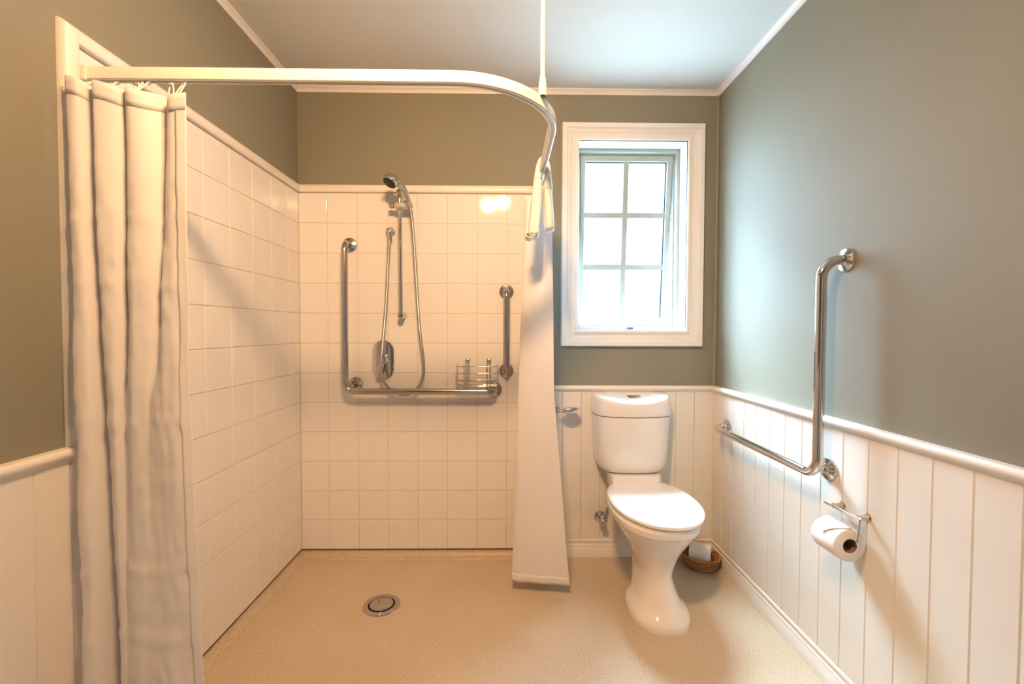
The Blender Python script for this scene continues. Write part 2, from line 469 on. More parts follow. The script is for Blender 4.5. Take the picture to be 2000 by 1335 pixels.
# outer rectangle inset by 0.088 must land on the opening
outer = (WX0 - 0.088, WX1 + 0.088, WZ0 - 0.088, WZ1 + 0.088)
for s in range(4):
    bm = nb(); frame_side(bm, outer, casP, s); finish('casing', bm, 'window_white', win, True, 25)
jamP = [(0, -0.012), (0, 0.095), (-0.015, 0.095), (-0.015, -0.012)]
for s in range(4):
    bm = nb(); frame_side(bm, (WX0, WX1, WZ0, WZ1), jamP, s); finish('jamb_liner', bm, 'window_white', win)
fraP = [(-0.015, 0.095), (0.018, 0.095), (0.020, 0.098), (0.020, 0.116), (0.026, 0.116), (0.026, 0.150), (-0.015, 0.150)]
for s in range(4):
    bm = nb(); frame_side(bm, (WX0, WX1, WZ0, WZ1), fraP, s); finish('outer_frame', bm, 'alu_frame', win, True, 25)
# awning sash, hinged along its top edge and pushed open at the bottom
SX0, SX1, SZ0, SZ1 = WX0 + 0.028, WX1 - 0.028, WZ0 + 0.030, WZ1 - 0.028
YS = 0.118
sw = 0.033
sasP = [(0, YS), (0.002, YS - 0.002), (sw - 0.004, YS - 0.002), (sw, YS + 0.004), (sw, YS + 0.026), (0, YS + 0.026)]
sash_objs = []
bm = nb()
for s in range(4): frame_side(bm, (SX0, SX1, SZ0, SZ1), sasP, s)
sash = finish('sash', bm, 'alu_frame', win, True, 25)
def sashpart(name, b, material, **k):
    bmesh.ops.translate(b, verts=b.verts, vec=-wloc(win))
    o = finish(name, b, material, None, **k); o.parent = sash; return o
gx0, gx1, gz0, gz1 = SX0 + sw, SX1 - sw, SZ0 + sw, SZ1 - sw
MUN = 0.031
xm = (gx0 + gx1) / 2
zr = [gz0 + (gz1 - gz0) * k / 3 for k in range(4)]
bm = nb(); box(bm, xm - MUN / 2, xm + MUN / 2, YS + 0.002, YS + 0.022, gz0 - 0.002, gz1 + 0.002, 0.003); sashpart('muntin', bm, 'alu_frame')
for k in (1, 2):
    bm = nb(); box(bm, gx0 - 0.002, gx1 + 0.002, YS + 0.003, YS + 0.021, zr[k] - MUN / 2, zr[k] + MUN / 2, 0.003); sashpart('muntin', bm, 'alu_frame')
for i in range(2):
    for k in range(3):
        a = gx0 if i == 0 else xm + MUN / 2; c = xm - MUN / 2 if i == 0 else gx1
        d = zr[k] + (MUN / 2 if k else 0); e = zr[k + 1] - (MUN / 2 if k < 2 else 0)
        bm = nb(); box(bm, a, c, YS + 0.011, YS + 0.015, d, e); sashpart('pane', bm, 'window_glass')
gasP = [(sw - 0.001, YS + 0.006), (sw + 0.006, YS + 0.006), (sw + 0.006, YS + 0.018), (sw - 0.001, YS + 0.018)]
for s in (1, 2):
    bm = nb(); frame_side(bm, (SX0, SX1, SZ0, SZ1), gasP, s); sashpart('gasket', bm, 'gasket')
ANG = math.radians(5.0)
Mh = Matrix.Translation(Vector((0, YS, SZ1)) - wloc(win)) @ Matrix.Rotation(ANG, 4, 'X') @ Matrix.Translation(-(Vector((0, YS, SZ1)) - wloc(win)))
sash.matrix_basis = Mh
bm = nb(); box(bm, 1.705, 1.765, 0.060, 0.094, WZ0 + 0.001, WZ0 + 0.016, 0.004)
wnd = finish('winder', bm, 'alu_frame', win)
bm = nb(); box(bm, 1.728, 1.760, 0.050, 0.062, WZ0 + 0.004, WZ0 + 0.013, 0.002); finish('winder_handle', bm, 'gasket', wnd)
bm = nb(); tube(bm, [(1.735, 0.09, WZ0 + 0.02), (1.735, 0.235, WZ0 + 0.052)], 0.004, 8); finish('stay_chain', bm, 'alu_frame', win)

# ------------------------------------------------------------------ ceiling light above the camera (source of the warm light)
cl = empty('ceiling_light', (0.975, -1.87, H), 'twin spotlight on the ceiling above the camera, aimed at the shower', 'lamp')
bm = nb(); box(bm, 0.86, 1.09, -1.895, -1.845, H - 0.022, H - 0.0005, 0.006, 3); finish('base_plate', bm, 'fixture_white', cl, True, 30)
for bxp, byp, ax_ in ((0.905, -1.880, (-0.06, 0.76, -0.65)), (1.040, -1.790, (0.06, 0.76, -0.65))):
    a_ = Vector(ax_).normalized(); o_ = Vector((bxp, byp, H - 0.085))
    bm = nb(); tube(bm, [(bxp, -1.87, H - 0.02), (bxp, -1.87, H - 0.045), tuple(o_ - a_ * 0.05)], 0.008, 10); finish('stem', bm, 'fixture_white', cl, True, 40)
    bm = nb(); lathe(bm, [(0, -0.075), (0.026, -0.072), (0.046, -0.050), (0.062, -0.010), (0.063, 0.014), (0.060, 0.014), (0.059, -0.004), (0, -0.004)], o_, a_, 28); sp_head = finish('spot_head', bm, 'fixture_white', cl, True, 30)
    bm = nb(); lathe(bm, [(0.0560, -0.0035), (0.053, 0.000), (0.042, 0.0045), (0.021, 0.0065), (0, 0.007)], o_, a_, 28); finish('bulb', bm, 'bulb_glow', cl, True)

# ------------------------------------------------------------------ curtain track
ZT = 1.82
trk = empty('curtain_track', (0.0, -1.20, ZT), 'white curved shower curtain track running from left wall round to the back wall', 'curtain track')
RA = 0.285; cxr, cyr = 1.222 - RA, -1.20 + RA
path = [(0.008, -1.20), (0.35, -1.20), (0.7, -1.20)] + [(cxr + RA * math.sin(a), cyr - RA * math.cos(a)) for a in [i / 24 * PI / 2 for i in range(25)]] + [(1.221, -0.6), (1.219, -0.3), (1.217, -0.008)]
def sweep_plan(bm, path, prof):
    rings = []
    n = len(path)
    for i, (x, y) in enumerate(path):
        a = path[max(i - 1, 0)]; b_ = path[min(i + 1, n - 1)]
        t = Vector((b_[0] - a[0], b_[1] - a[1], 0)).normalized(); nrm = Vector((t.y, -t.x, 0))
        rings.append([Vector((x, y, 0)) + nrm * u + Vector((0, 0, v)) for u, v in prof])
    loft(bm, rings)
trP = [(-0.010, 0.031), (0.010, 0.031), (0.0115, 0.029), (0.0115, 0.002), (0.0095, 0), (0.004, 0), (0.004, 0.006), (-0.004, 0.006), (-0.004, 0), (-0.0095, 0), (-0.0115, 0.002), (-0.0115, 0.029)]
bm = nb(); sweep_plan(bm, path, [(a, ZT + b_) for a, b_ in trP]); finish('rail', bm, 'track_white', trk, True, 40)
bm = nb(); box(bm, 0.0065, 0.030, -1.214, -1.186, ZT - 0.003, ZT + 0.034, 0.003); finish('wall_bracket', bm, 'track_white', trk)
bm = nb(); box(bm, 1.203, 1.231, -0.030, -0.0065, ZT - 0.003, ZT + 0.034, 0.003); finish('wall_bracket', bm, 'track_white', trk)
rodx, rody = 1.178, -1.092
bm = nb(); tube(bm, [(rodx, rody, ZT + 0.06), (rodx, rody, H)], 0.0065, 14); rod = finish('ceiling_rod', bm, 'track_white', trk, True, 40)
bm = nb(); lathe(bm, [(0.0115, 0), (0.0115, 0.026), (0.0085, 0.05), (0.0068, 0.055), (0, 0.055)], (rodx, rody, ZT + 0.028), (0, 0, 1), 18); finish('rod_socket', bm, 'track_white', trk, True, 40)
bm = nb(); lathe(bm, [(0.024, 0), (0.024, -0.006), (0.010, -0.016), (0.0065, -0.018)], (rodx, rody, H), (0, 0, 1), 20); finish('ceiling_flange', bm, 'track_white', rod, True, 40)

# ------------------------------------------------------------------ curtains
def smooth01(t): return t * t * (3 - 2 * t)
def curtain(name, levels, zt, zb, nu, nv, disp, label, base, ease=1.0):
    """levels: list of (t, plan control points); zt/zb: height functions of u."""
    root = empty(name, base, label, 'curtain')
    curves = [(t, catmull(p, nu)) for t, p in levels]
    bm = nb(); g = []
    for j in range(nv):
        t = j / (nv - 1)
        for k in range(len(curves) - 1):
            if curves[k][0] <= t <= curves[k + 1][0] + 1e-9: break
        t0, c0 = curves[k]; t1, c1 = curves[k + 1]
        s = (t - t0) / (t1 - t0)
        row = []
        for i in range(nu):
            u = i / (nu - 1)
            x = c0[i][0] + (c1[i][0] - c0[i][0]) * s; y = c0[i][1] + (c1[i][1] - c0[i][1]) * s
            z = zt(u) + (zb(u) - zt(u)) * t
            dx, dy, dz = disp(u, t, x, y, z)
            row.append(bm.verts.new((x + dx, y + dy, z + dz)))
        g.append(row)
    for a, b_ in zip(g, g[1:]):
        for i in range(nu - 1): bm.faces.new((a[i], a[i + 1], b_[i + 1], b_[i]))
    o = finish('cloth', bm, 'curtain_cloth', root, True)
    sm = o.modifiers.new('thickness', 'SOLIDIFY'); sm.thickness = 0.0012; sm.offset = 0
    return root, g, curves

def hem_strip(root, levels, u0, u1, t0, t1, zt, zb, nu, disp, name, off):
    """A narrow doubled strip of cloth stitched along an edge."""
    curves = [(t, catmull(p, 240)) for t, p in levels]
    def pt(u, t):
        for k in range(len(curves) - 1):
            if curves[k][0] <= t <= curves[k + 1][0] + 1e-9: break
        a, c0 = curves[k]; b_, c1 = curves[k + 1]; s = (t - a) / (b_ - a)
        f = u * 239; i = min(int(f), 238); w = f - i
        q = [(c0[i][m] * (1 - w) + c0[i + 1][m] * w) * (1 - s) + (c1[i][m] * (1 - w) + c1[i + 1][m] * w) * s for m in (0, 1)]
        z = zt(u) + (zb(u) - zt(u)) * t
        d = disp(u, t, q[0], q[1], z)
        return Vector((q[0] + d[0], q[1] + d[1] + off, z + d[2]))
    bm = nb(); g = []
    nj = 60 if t1 - t0 > 0.5 else 4
    for j in range(nj):
        t = t0 + (t1 - t0) * j / (nj - 1)
        g.append([bm.verts.new(pt(u0 + (u1 - u0) * i / (nu - 1), t)) for i in range(nu)])
    for a, b_ in zip(g, g[1:]):
        for i in range(nu - 1): bm.faces.new((a[i], a[i + 1], b_[i + 1], b_[i]))
    o = finish(name, bm, 'curtain_cloth', root, True)
    sm = o.modifiers.new('thickness', 'SOLIDIFY'); sm.thickness = 0.0014; sm.offset = 0
    return pt

ctop = [(.030, -1.262), (.042, -1.276), (.064, -1.274), (.074, -1.235), (.082, -1.205), (.090, -1.240), (.100, -1.272), (.132, -1.262), (.150, -1.240), (.148, -1.195), (.156, -1.200), (.164, -1.250), (.184, -1.264), (.210, -1.246), (.228, -1.214), (.236, -1.180), (.244, -1.185), (.254, -1.228), (.272, -1.250), (.308, -1.252)]
cq = [(.034, -1.260), (.048, -1.280), (.072, -1.276), (.086, -1.230), (.092, -1.205), (.098, -1.245), (.106, -1.276), (.136, -1.270), (.150, -1.242), (.150, -1.200), (.158, -1.205), (.166, -1.255), (.188, -1.272), (.222, -1.254), (.238, -1.222), (.238, -1.205), (.240, -1.225), (.252, -1.256), (.278, -1.268), (.310, -1.262)]
cmid = [(.038, -1.260), (.054, -1.286), (.082, -1.282), (.098, -1.225), (.104, -1.200), (.108, -1.240), (.116, -1.270), (.136, -1.278), (.148, -1.264), (.150, -1.250), (.158, -1.256), (.168, -1.270), (.184, -1.280), (.206, -1.278), (.220, -1.274), (.230, -1.276), (.244, -1.282), (.262, -1.286), (.288, -1.282), (.314, -1.268)]
cbot = [(.052, -1.258), (.070, -1.296), (.100, -1.290), (.114, -1.225), (.122, -1.195), (.128, -1.212), (.134, -1.245), (.142, -1.270), (.150, -1.280), (.158, -1.284), (.168, -1.288), (.178, -1.291), (.190, -1.294), (.204, -1.296), (.218, -1.296), (.234, -1.296), (.256, -1.296), (.288, -1.291), (.318, -1.280), (.346, -1.268)]
def flat_(c): return [(x, -1.272 + (y + 1.272) * (0.62 if y > -1.272 else 0.9)) for x, y in c]
ctop, cq, cmid, cbot = flat_(ctop), flat_(cq), flat_(cmid), flat_(cbot)
def zt_l(u): return 1.790 - 0.030 * u + 0.004 * math.sin(u * 26)
def zb_l(u): return 0.035
creases = [1.47, 1.31, 0.97, 0.62, 0.45]
def disp_l(u, t, x, y, z):
    f = min(1, t * 4 + 0.15)
    d = 0.0045 * noise.noise(Vector((x * 22, z * 5, 3.1))) + 0.0022 * noise.noise(Vector((x * 50, z * 26, 9.0)))
    for c in creases:
        q = (z - c - 0.01 * math.sin(u * 9 + c * 7)) / 0.010
        d += -0.0022 * math.exp(-q * q)
    return (0.3 * d * f, d * f, 0)
lv = [(0, ctop), (0.22, cq), (0.43, cmid), (1, cbot)]
cl_root, gL, _ = curtain('shower_curtain', lv, zt_l, zb_l, 280, 140, disp_l, 'white shower curtain bunched against the left wall, hanging from small rings', (0.17, -1.25, 0.035))
tag(cl_root, group='shower curtains')
ptL = hem_strip(cl_root, lv, 0.962, 1.0, 0.0, 1.0, zt_l, zb_l, 6, disp_l, 'side_hem', -0.0012)
hem_strip(cl_root, lv, 0.0, 1.0, 0.0, 0.024, zt_l, zb_l, 200, disp_l, 'top_hem', -0.0013)
def hook(root, x, y, ztop, tx, ty, tz):
    """Small plastic ring joining the track glider to the curtain hem."""
    b = nb()
    a = Vector((x, y, ztop)); c = Vector((tx, ty, tz)); mid = (a + c) / 2; h = (a - c).length / 2
    d = (a - c).normalized(); side = Vector((1, -0.6, 0)).normalized()
    pts = [mid + d * (h * math.cos(q)) + side * (0.013 * math.sin(q)) for q in [2 * PI * k / 20 for k in range(20)]]
    tube(b, pts, 0.0019, 7, closed=True)
    o = finish('curtain_ring', b, 'hook_plastic', root, True)
    b = nb(); box(b, x - 0.005, x + 0.005, y - 0.0036, y + 0.0036, ztop - 0.006, ztop + 0.010, 0.0012); finish('glider', b, 'hook_plastic', o)
for u, hx in ((0.04, 0.048), (0.27, 0.098), (0.53, 0.138), (0.57, 0.158), (0.60, 0.176), (0.80, 0.225), (0.92, 0.268)):
    p = ptL(u, 0.012)
    hook(cl_root, 0.5 * (hx + p.x), -1.20, ZT - 0.002, p.x, p.y + 0.004, p.z - 0.004)

rtop = [(1.222, -.035), (1.255, -.065), (1.185, -.110), (1.250, -.160), (1.180, -.215), (1.255, -.270), (1.240, -.320), (1.165, -.345), (1.172, -.368), (1.215, -.378), (1.255, -.392), (1.274, -.402)]
rmid = [(1.235, -.070), (1.265, -.095), (1.200, -.130), (1.262, -.170), (1.190, -.220), (1.268, -.270), (1.245, -.305), (1.140, -.330), (1.150, -.352), (1.205, -.362), (1.260, -.376), (1.290, -.386)]
rbot = [(1.270, -.110), (1.290, -.130), (1.225, -.160), (1.295, -.195), (1.210, -.235), (1.300, -.275), (1.270, -.300), (1.118, -.318), (1.128, -.340), (1.200, -.350), (1.290, -.362), (1.366, -.372)]
def zt_r(u): return 1.795 - 0.02 * abs(math.sin(u * 20))
def zb_r(u): return 0.062 - 0.014 * u
def disp_r(u, t, x, y, z):
    d = 0.005 * noise.noise(Vector((x * 16, z * 4, 1.7))) + 0.0015 * noise.noise(Vector((x * 45, z * 14, 4.0)))
    return (0.3 * d, d, 0)
rv = [(0, rtop), (0.5, rmid), (1, rbot)]
cr_root, gR, _ = curtain('shower_curtain', rv, zt_r, zb_r, 200, 120, disp_r, 'white shower curtain hanging in one narrow panel left of the toilet', (1.24, -0.30, 0.05))
tag(cr_root, group='shower curtains')
ptR = hem_strip(cr_root, rv, 0.0, 1.0, 0.978, 1.0, zt_r, zb_r, 160, disp_r, 'bottom_hem', -0.0013)
for u, hy in ((0.02, -0.045), (0.2, -0.11), (0.4, -0.21), (0.62, -0.31), (0.85, -0.375)):
    p = ptR(u, 0.012)
    hook(cr_root, 1.2185, hy, ZT - 0.004, p.x, p.y, p.z)

# towel draped over the track
tw = empty('hand_towel', (1.222, -0.555, ZT + 0.031), 'white hand towel draped over the curved curtain track', 'towel')
tpath = [(1.183, -.582, 1.562, .021, .038), (1.186, -.576, 1.600, .0225, .042), (1.196, -.566, 1.70, .0225, .042), (1.201, -.558, 1.77, .0180, .038), (1.2005, -.554, 1.830, .009, .034), (1.209, -.553, 1.864, .0075, .032), (1.222, -.553, 1.872, .007, .031), (1.235, -.553, 1.864, .0075, .032), (1.2435, -.554, 1.830, .009, .034), (1.2415, -.556, 1.77, .0165, .038), (1.2435, -.560, 1.70, .0175, .042), (1.247, -.566, 1.625, .019, .042), (1.249, -.568, 1.588, .018, .038)]
tp = catmull(tpath, 60)
bm = nb(); rings = []
for i, (x, y, z, a, b_) in enumerate(tp):
    q = tp[min(i + 1, 59)]; p = tp[max(i - 1, 0)]
    t = Vector((q[0] - p[0], q[1] - p[1], q[2] - p[2])).normalized()
    Nn = t.cross(Vector((0, 1, 0))).normalized(); Yv = Nn.cross(t).normalized()
    e = 0.75 if i in (0, 59) else 1
    ring = []
    for k in range(28):
        an = 2 * PI * k / 28
        ca, sa = math.cos(an), math.sin(an)
        rr = 1 + 0.10 * noise.noise(Vector((ca * 1.6, sa * 1.6, i * 0.12)))
        ring.append(Vector((x, y, z)) + Nn * (abs(ca) ** 0.7 * math.copysign(1, ca) * a * e * rr) + Yv * (abs(sa) ** 0.7 * math.copysign(1, sa) * b_ * e * rr))
    rings.append(ring)
loft(bm, rings); finish('cloth', bm, 'towel_cloth', tw, True, 70)
# raised woven border band on each flap, and the curled hem at the lower left
for idx in (16, 44):
    bm = nb(); rr_ = []
    for j in (idx, idx + 1, idx + 2):
        c = sum(rings[j], Vector((0, 0, 0))) / 28
        rr_.append([c + (p - c) * 1.07 for p in rings[j]])
    loft(bm, rr_, cap=False); o = finish('border_band', bm, 'towel_cloth', tw, True)
bm = nb()
sp = []
for i in range(26):
    a = -0.4 + i / 25 * 4.6; r = 0.021 - 0.0004 * i
    sp.append((1.172 + r * math.cos(a) - 0.004, 1.568 - r * math.sin(a) * 0.8))
g = [[bm.verts.new((x, y, z)) for x, z in sp] for y in (-0.612, -0.595, -0.575, -0.555, -0.538)]
for a, b_ in zip(g, g[1:]):
    for i in range(25): bm.faces.new((a[i], a[i + 1], b_[i + 1], b_[i]))
o = finish('curled_hem', bm, 'towel_cloth', tw, True); sm = o.modifiers.new('thickness', 'SOLIDIFY'); sm.thickness = 0.004; sm.offset = 0

# ------------------------------------------------------------------ grab bars
def flange(parent, c, axis, r=0.038, material='steel'):
    b = nb(); lathe(b, [(0, 0), (r, 0), (r, 0.003), (r * 0.94, 0.008), (r * 0.60, 0.012), (r * 0.47, 0.014), (r * 0.47, 0.022), (0, 0.022)], c, axis, 32)
    return finish('wall_flange', b, material, parent, True, 40)
yo = -0.0062; GR = 0.0162; SO = 0.086
gb = empty('grab_bar', (0.62, yo, 0.88), 'large L-shaped steel grab bar around the shower mixer on the tiled wall', 'grab bar', 'steel grab bars')
pts = fillet([(0.268, yo - 0.005, 1.632), (0.268, -SO, 1.632), (0.268, -SO, 0.885), (1.019, -SO, 0.885), (1.019, yo - 0.005, 0.885)], 0.042, 10)
bm = nb(); tube(bm, pts, GR, 20); finish('bar', bm, 'steel', gb, True, 50)
bm = nb(); tube(bm, [(0.295, yo - 0.005, 0.912), (0.290, -SO + 0.008, 0.905)], 0.0125, 16); finish('corner_post', bm, 'steel', gb, True, 50)
for c in ((0.268, yo, 1.632), (0.295, yo, 0.912), (1.019, yo, 0.885)): flange(gb, c, (0, -1, 0))
gb2 = empty('grab_bar', (1.079, yo, 0.985), 'short straight vertical grab bar on the tiles beside the right curtain', 'grab bar', 'steel grab bars')
bm = nb(); tube(bm, fillet([(1.079, yo - 0.005, 1.394), (1.079, -0.070, 1.394), (1.079, -0.070, 0.983), (1.079, yo - 0.005, 0.983)], 0.030, 8), GR, 20); finish('bar', bm, 'steel', gb2, True, 50)
for z in (1.394, 0.983): flange(gb2, (1.079, yo, z), (0, -1, 0))
xw = W; xs_ = W - 0.082; xwb = W - BD
gb3 = empty('grab_bar', (W, -0.60, 0.72), 'shiny L-shaped grab bar on the right wall beside the toilet', 'grab bar', 'steel grab bars')
bm = nb(); tube(bm, fillet([(W - 0.004, -0.912, 1.426), (xs_, -0.912, 1.426), (xs_, -0.912, 0.722), (xs_, -0.168, 0.722), (xwb - 0.004, -0.168, 0.722)], 0.058, 12), GR, 20); finish('bar', bm, 'chrome', gb3, True, 50)
bm = nb(); tube(bm, [(xwb - 0.004, -0.868, 0.732), (xs_ + 0.006, -0.872, 0.734)], 0.0135, 16); finish('corner_post', bm, 'chrome', gb3, True, 50)
flange(gb3, (W, -0.912, 1.426), (-1, 0, 0), material='chrome'); flange(gb3, (xwb, -0.868, 0.732), (-1, 0, 0), material='chrome'); flange(gb3, (xwb, -0.168, 0.722), (-1, 0, 0), material='chrome')

# ------------------------------------------------------------------ shower set
sh = empty('hand_shower', (0.545, yo, 1.26), 'chrome hand shower on a vertical slide rail with looping hose', 'shower')
XR, YR = 0.542, -0.058
bm = nb(); tube(bm, [(XR, YR, 1.262), (XR - 0.004, YR, 1.905)], 0.0105, 16); finish('slide_rail', bm, 'chrome', sh, True, 50)
for z, x in ((1.268, XR), (1.893, XR - 0.004)):
    bm = nb(); lathe(bm, [(0, 0), (0.019, 0), (0.020, 0.006), (0.0165, 0.012), (0.0155, 0.06), (0.013, 0.066), (0, 0.068)], (x, yo, z), (0, -1, 0), 20); finish('rail_bracket', bm, 'chrome', sh, True, 40)
# slider with holder cone
bm = nb(); box(bm, 0.514, 0.606, YR - 0.036, YR - 0.004, 1.800, 1.834, 0.013, 4); box(bm, XR - 0.018, XR + 0.016, YR - 0.022, YR + 0.018, 1.800, 1.836, 0.006, 3)
sl = finish('slider', bm, 'satin_chrome', sh, True, 40)
bm = nb(); lathe(bm, [(0, 0), (0.013, 0), (0.0145, 0.004), (0.0145, 0.016), (0.012, 0.020), (0, 0.021)], (0.510, YR - 0.015, 1.818), (-1, 0, 0), 18); finish('slider_knob', bm, 'chrome', sl, True, 40)
hp0 = Vector((0.596, -0.088, 1.812)); hp1 = Vector((0.556, -0.150, 1.900))
bm = nb(); lathe(bm, [(0, -0.014), (0.014, -0.014), (0.016, 0), (0.0185, 0.024), (0.016, 0.026), (0, 0.026)], hp0 + (hp1 - hp0) * 0.05, hp1 - hp0, 18); finish('handset_holder', bm, 'chrome', sl, True, 40)
hpts = catmull([tuple(hp0), tuple(hp0.lerp(hp1, .35) + Vector((.006, 0, .004))), tuple(hp0.lerp(hp1, .75) + Vector((.006, 0, .006))), tuple(hp1), (0.535, -0.165, 1.916)], 16)
bm = nb(); tube(bm, hpts, [0.0125 + 0.0055 * smooth01(i / 15) for i in range(16)], 16); hs = finish('handset', bm, 'chrome', sh, True, 50)
hc = Vector((0.522, -0.168, 1.912)); hax = Vector((-0.38, -0.42, -0.82)).normalized()
bm = nb(); lathe(bm, [(0, -0.030), (0.016, -0.028), (0.029, -0.018), (0.036, -0.003), (0.038, 0.010), (0.036, 0.016), (0.033, 0.017), (0.033, 0.014), (0, 0.014)], hc, hax, 28); finish('spray_head', bm, 'chrome', hs, True, 40)
bm = nb(); lathe(bm, [(0, 0.0145), (0.0325, 0.0145), (0.0325, 0.018), (0.028, 0.0195), (0, 0.020)], hc, hax, 28); finish('spray_face', bm, 'dark_rubber', hs, True, 40)
# wall outlet elbow
bm = nb(); lathe(bm, [(0, 0), (0.025, 0), (0.025, 0.004), (0.020, 0.010), (0.012, 0.014), (0.012, 0.040), (0, 0.042)], (0.477, yo, 1.700), (0, -1, 0), 24); ol = finish('wall_outlet', bm, 'chrome', sh, True, 40)
bm = nb(); lathe(bm, [(0, 0.014), (0.010, 0.012), (0.0135, 0), (0.0125, -0.012), (0.012, -0.016), (0.0125, -0.030), (0.010, -0.040), (0, -0.040)], (0.484, -0.046, 1.698), (-0.06, 0, 1), 18); finish('hose_nut', bm, 'chrome', ol, True, 40)
hose = [(0.482, -0.046, 1.670), (0.476, -0.052, 1.52), (0.468, -0.058, 1.34), (0.455, -0.068, 1.16), (0.445, -0.074, 1.03), (0.450, -0.072, 0.955), (0.475, -0.058, 0.905), (0.520, -0.045, 0.868), (0.575, -0.043, 0.864), (0.625, -0.046, 0.900), (0.652, -0.050, 0.960), (0.655, -0.055, 1.04), (0.642, -0.062, 1.16), (0.630, -0.066, 1.32), (0.620, -0.070, 1.50), (0.610, -0.078, 1.68), (0.600, -0.086, 1.795)]
bm = nb(); tube(bm, catmull(hose, 140), 0.0082, 12); finish('hose', bm, 'hose_metal', sh, True, 60)

mx_ = empty('shower_mixer', (0.437, yo, 1.038), 'chrome oval shower mixer with lever on the tiled wall', 'shower mixer')
def stadium(cx, cz, hw, hh, y, n=12):
    out = []
    for k in range(n + 1):
        a = PI * k / n; out.append((cx + hw * math.cos(a), y, cz + hh - hw + hw * math.sin(a)))
    for k in range(n + 1):
        a = PI + PI * k / n; out.append((cx + hw * math.cos(a), y, cz - hh + hw + hw * math.sin(a)))
    return out
MC = (0.438, 1.038)
bm = nb(); loft(bm, [stadium(*MC, 0.056, 0.104, yo), stadium(*MC, 0.056, 0.104, yo - 0.004), stadium(*MC, 0.052, 0.100, yo - 0.009), stadium(*MC, 0.044, 0.092, yo - 0.010)]); finish('cover_plate', bm, 'chrome', mx_, True, 30)
bm = nb(); lathe(bm, [(0, 0), (0.029, 0), (0.027, 0.008), (0.023, 0.026), (0.020, 0.030), (0, 0.031)], (MC[0] + 0.006, yo - 0.010, MC[1] + 0.004), (0, -1, 0), 24); cap_ = finish('cartridge_cap', bm, 'chrome', mx_, True, 40)
lev = [(0.446, -0.050, 1.050), (0.442, -0.056, 1.02), (0.432, -0.060, 0.985), (0.424, -0.058, 0.962)]
bm = nb(); rings = []
for i, (x, y, z) in enumerate(catmull(lev, 12)):
    w_ = 0.017 - 0.006 * i / 11; t_ = 0.007 - 0.003 * i / 11
    rings.append([Vector((x + w_ * math.cos(a), y + t_ * math.sin(a), z)) for a in [2 * PI * k / 14 for k in range(14)]])
loft(bm, rings); finish('lever', bm, 'chrome', mx_, True, 50)

# wire soap caddy
cd = empty('wire_caddy', (0.928, yo, 0.893), 'chrome wire soap caddy hooked on the tiles above the grab bar', 'caddy')
def wire(name, pts, r=0.0026, parent=cd): 
    b = nb(); tube(b, pts, r, 8); return finish(name, b, 'chrome', parent, True, 60)
x0c, x1c = 0.826, 1.034
for z in (1.013, 0.979, 0.945):
    d = -0.112 if z > 1.0 else -0.108
    wire('hoop_wire', fillet([(x0c, yo - 0.004, z + 0.006), (x0c, d, z), (x1c, d, z), (x1c, yo - 0.004, z + 0.006)], 0.026, 6))
for z in (0.913,):
    wire('base_hoop', fillet([(x0c + .003, yo - 0.004, z), (x0c + .003, -0.106, z), (x1c - .003, -0.106, z), (x1c - .003, yo - 0.004, z)], 0.03, 6), 0.0032)
for k in range(5):
    y_ = -0.020 - 0.019 * k
    wire('base_wire', [(x0c + .003, y_, 0.913), (x1c - .003, y_, 0.913)], 0.0018)
for x in (0.868, 0.884, 0.980, 0.996):
    wire('upright_wire', fillet([(x, yo - 0.003, 1.030), (x, yo - 0.003, 0.908), (x, -0.1095, 0.908), (x, -0.112, 1.022)], 0.006, 4), 0.0024)
for x in (0.876, 0.988):
    b = nb(); lathe(b, [(0, 0), (0.014, 0), (0.013, 0.004), (0.006, 0.007), (0, 0.008)], (x, yo, 1.034), (0, -1, 0), 18); finish('wall_pad', b, 'chrome', cd, True, 40)

# ------------------------------------------------------------------ floor drain
DX, DY = 0.540, -0.428
dr = empty('floor_drain', (DX, DY, 0), 'round steel drain set in the shower floor', 'drain')
bm = nb(); lathe(bm, [(0.056, 0.0005), (0.058, 0.004), (0.066, 0.0045), (0.078, 0.0028), (0.080, 0.0), ], (DX, DY, 0), (0, 0, 1), 40); finish('rim', bm, 'steel', dr, True, 40)
bm = nb(); lathe(bm, [(0, 0.0006), (0.057, 0.0006)], (DX, DY, 0), (0, 0, 1), 40); finish('gap', bm, 'dark_hole', dr)
bm = nb(); lathe(bm, [(0.0495, 0.001), (0.0495, 0.004), (0.047, 0.006), (0.030, 0.0062), (0, 0.0052)], (DX - 0.001, DY + 0.003, 0), (0, 0, 1), 40); cvr = finish('cover', bm, 'steel', dr, True, 40)
bm = nb(); lathe(bm, [(0, 0.0064), (0.0032, 0.0064), (0.0032, 0.0052)], (DX - 0.016, DY + 0.018, 0), (0, 0, 1), 12); finish('screw_hole', bm, 'dark_hole', cvr)
bm = nb(); box(bm, DX + 0.010, DX + 0.0135, DY - 0.078, DY - 0.056, 0.001, 0.0052); finish('rim_slot', bm, 'paper', dr)

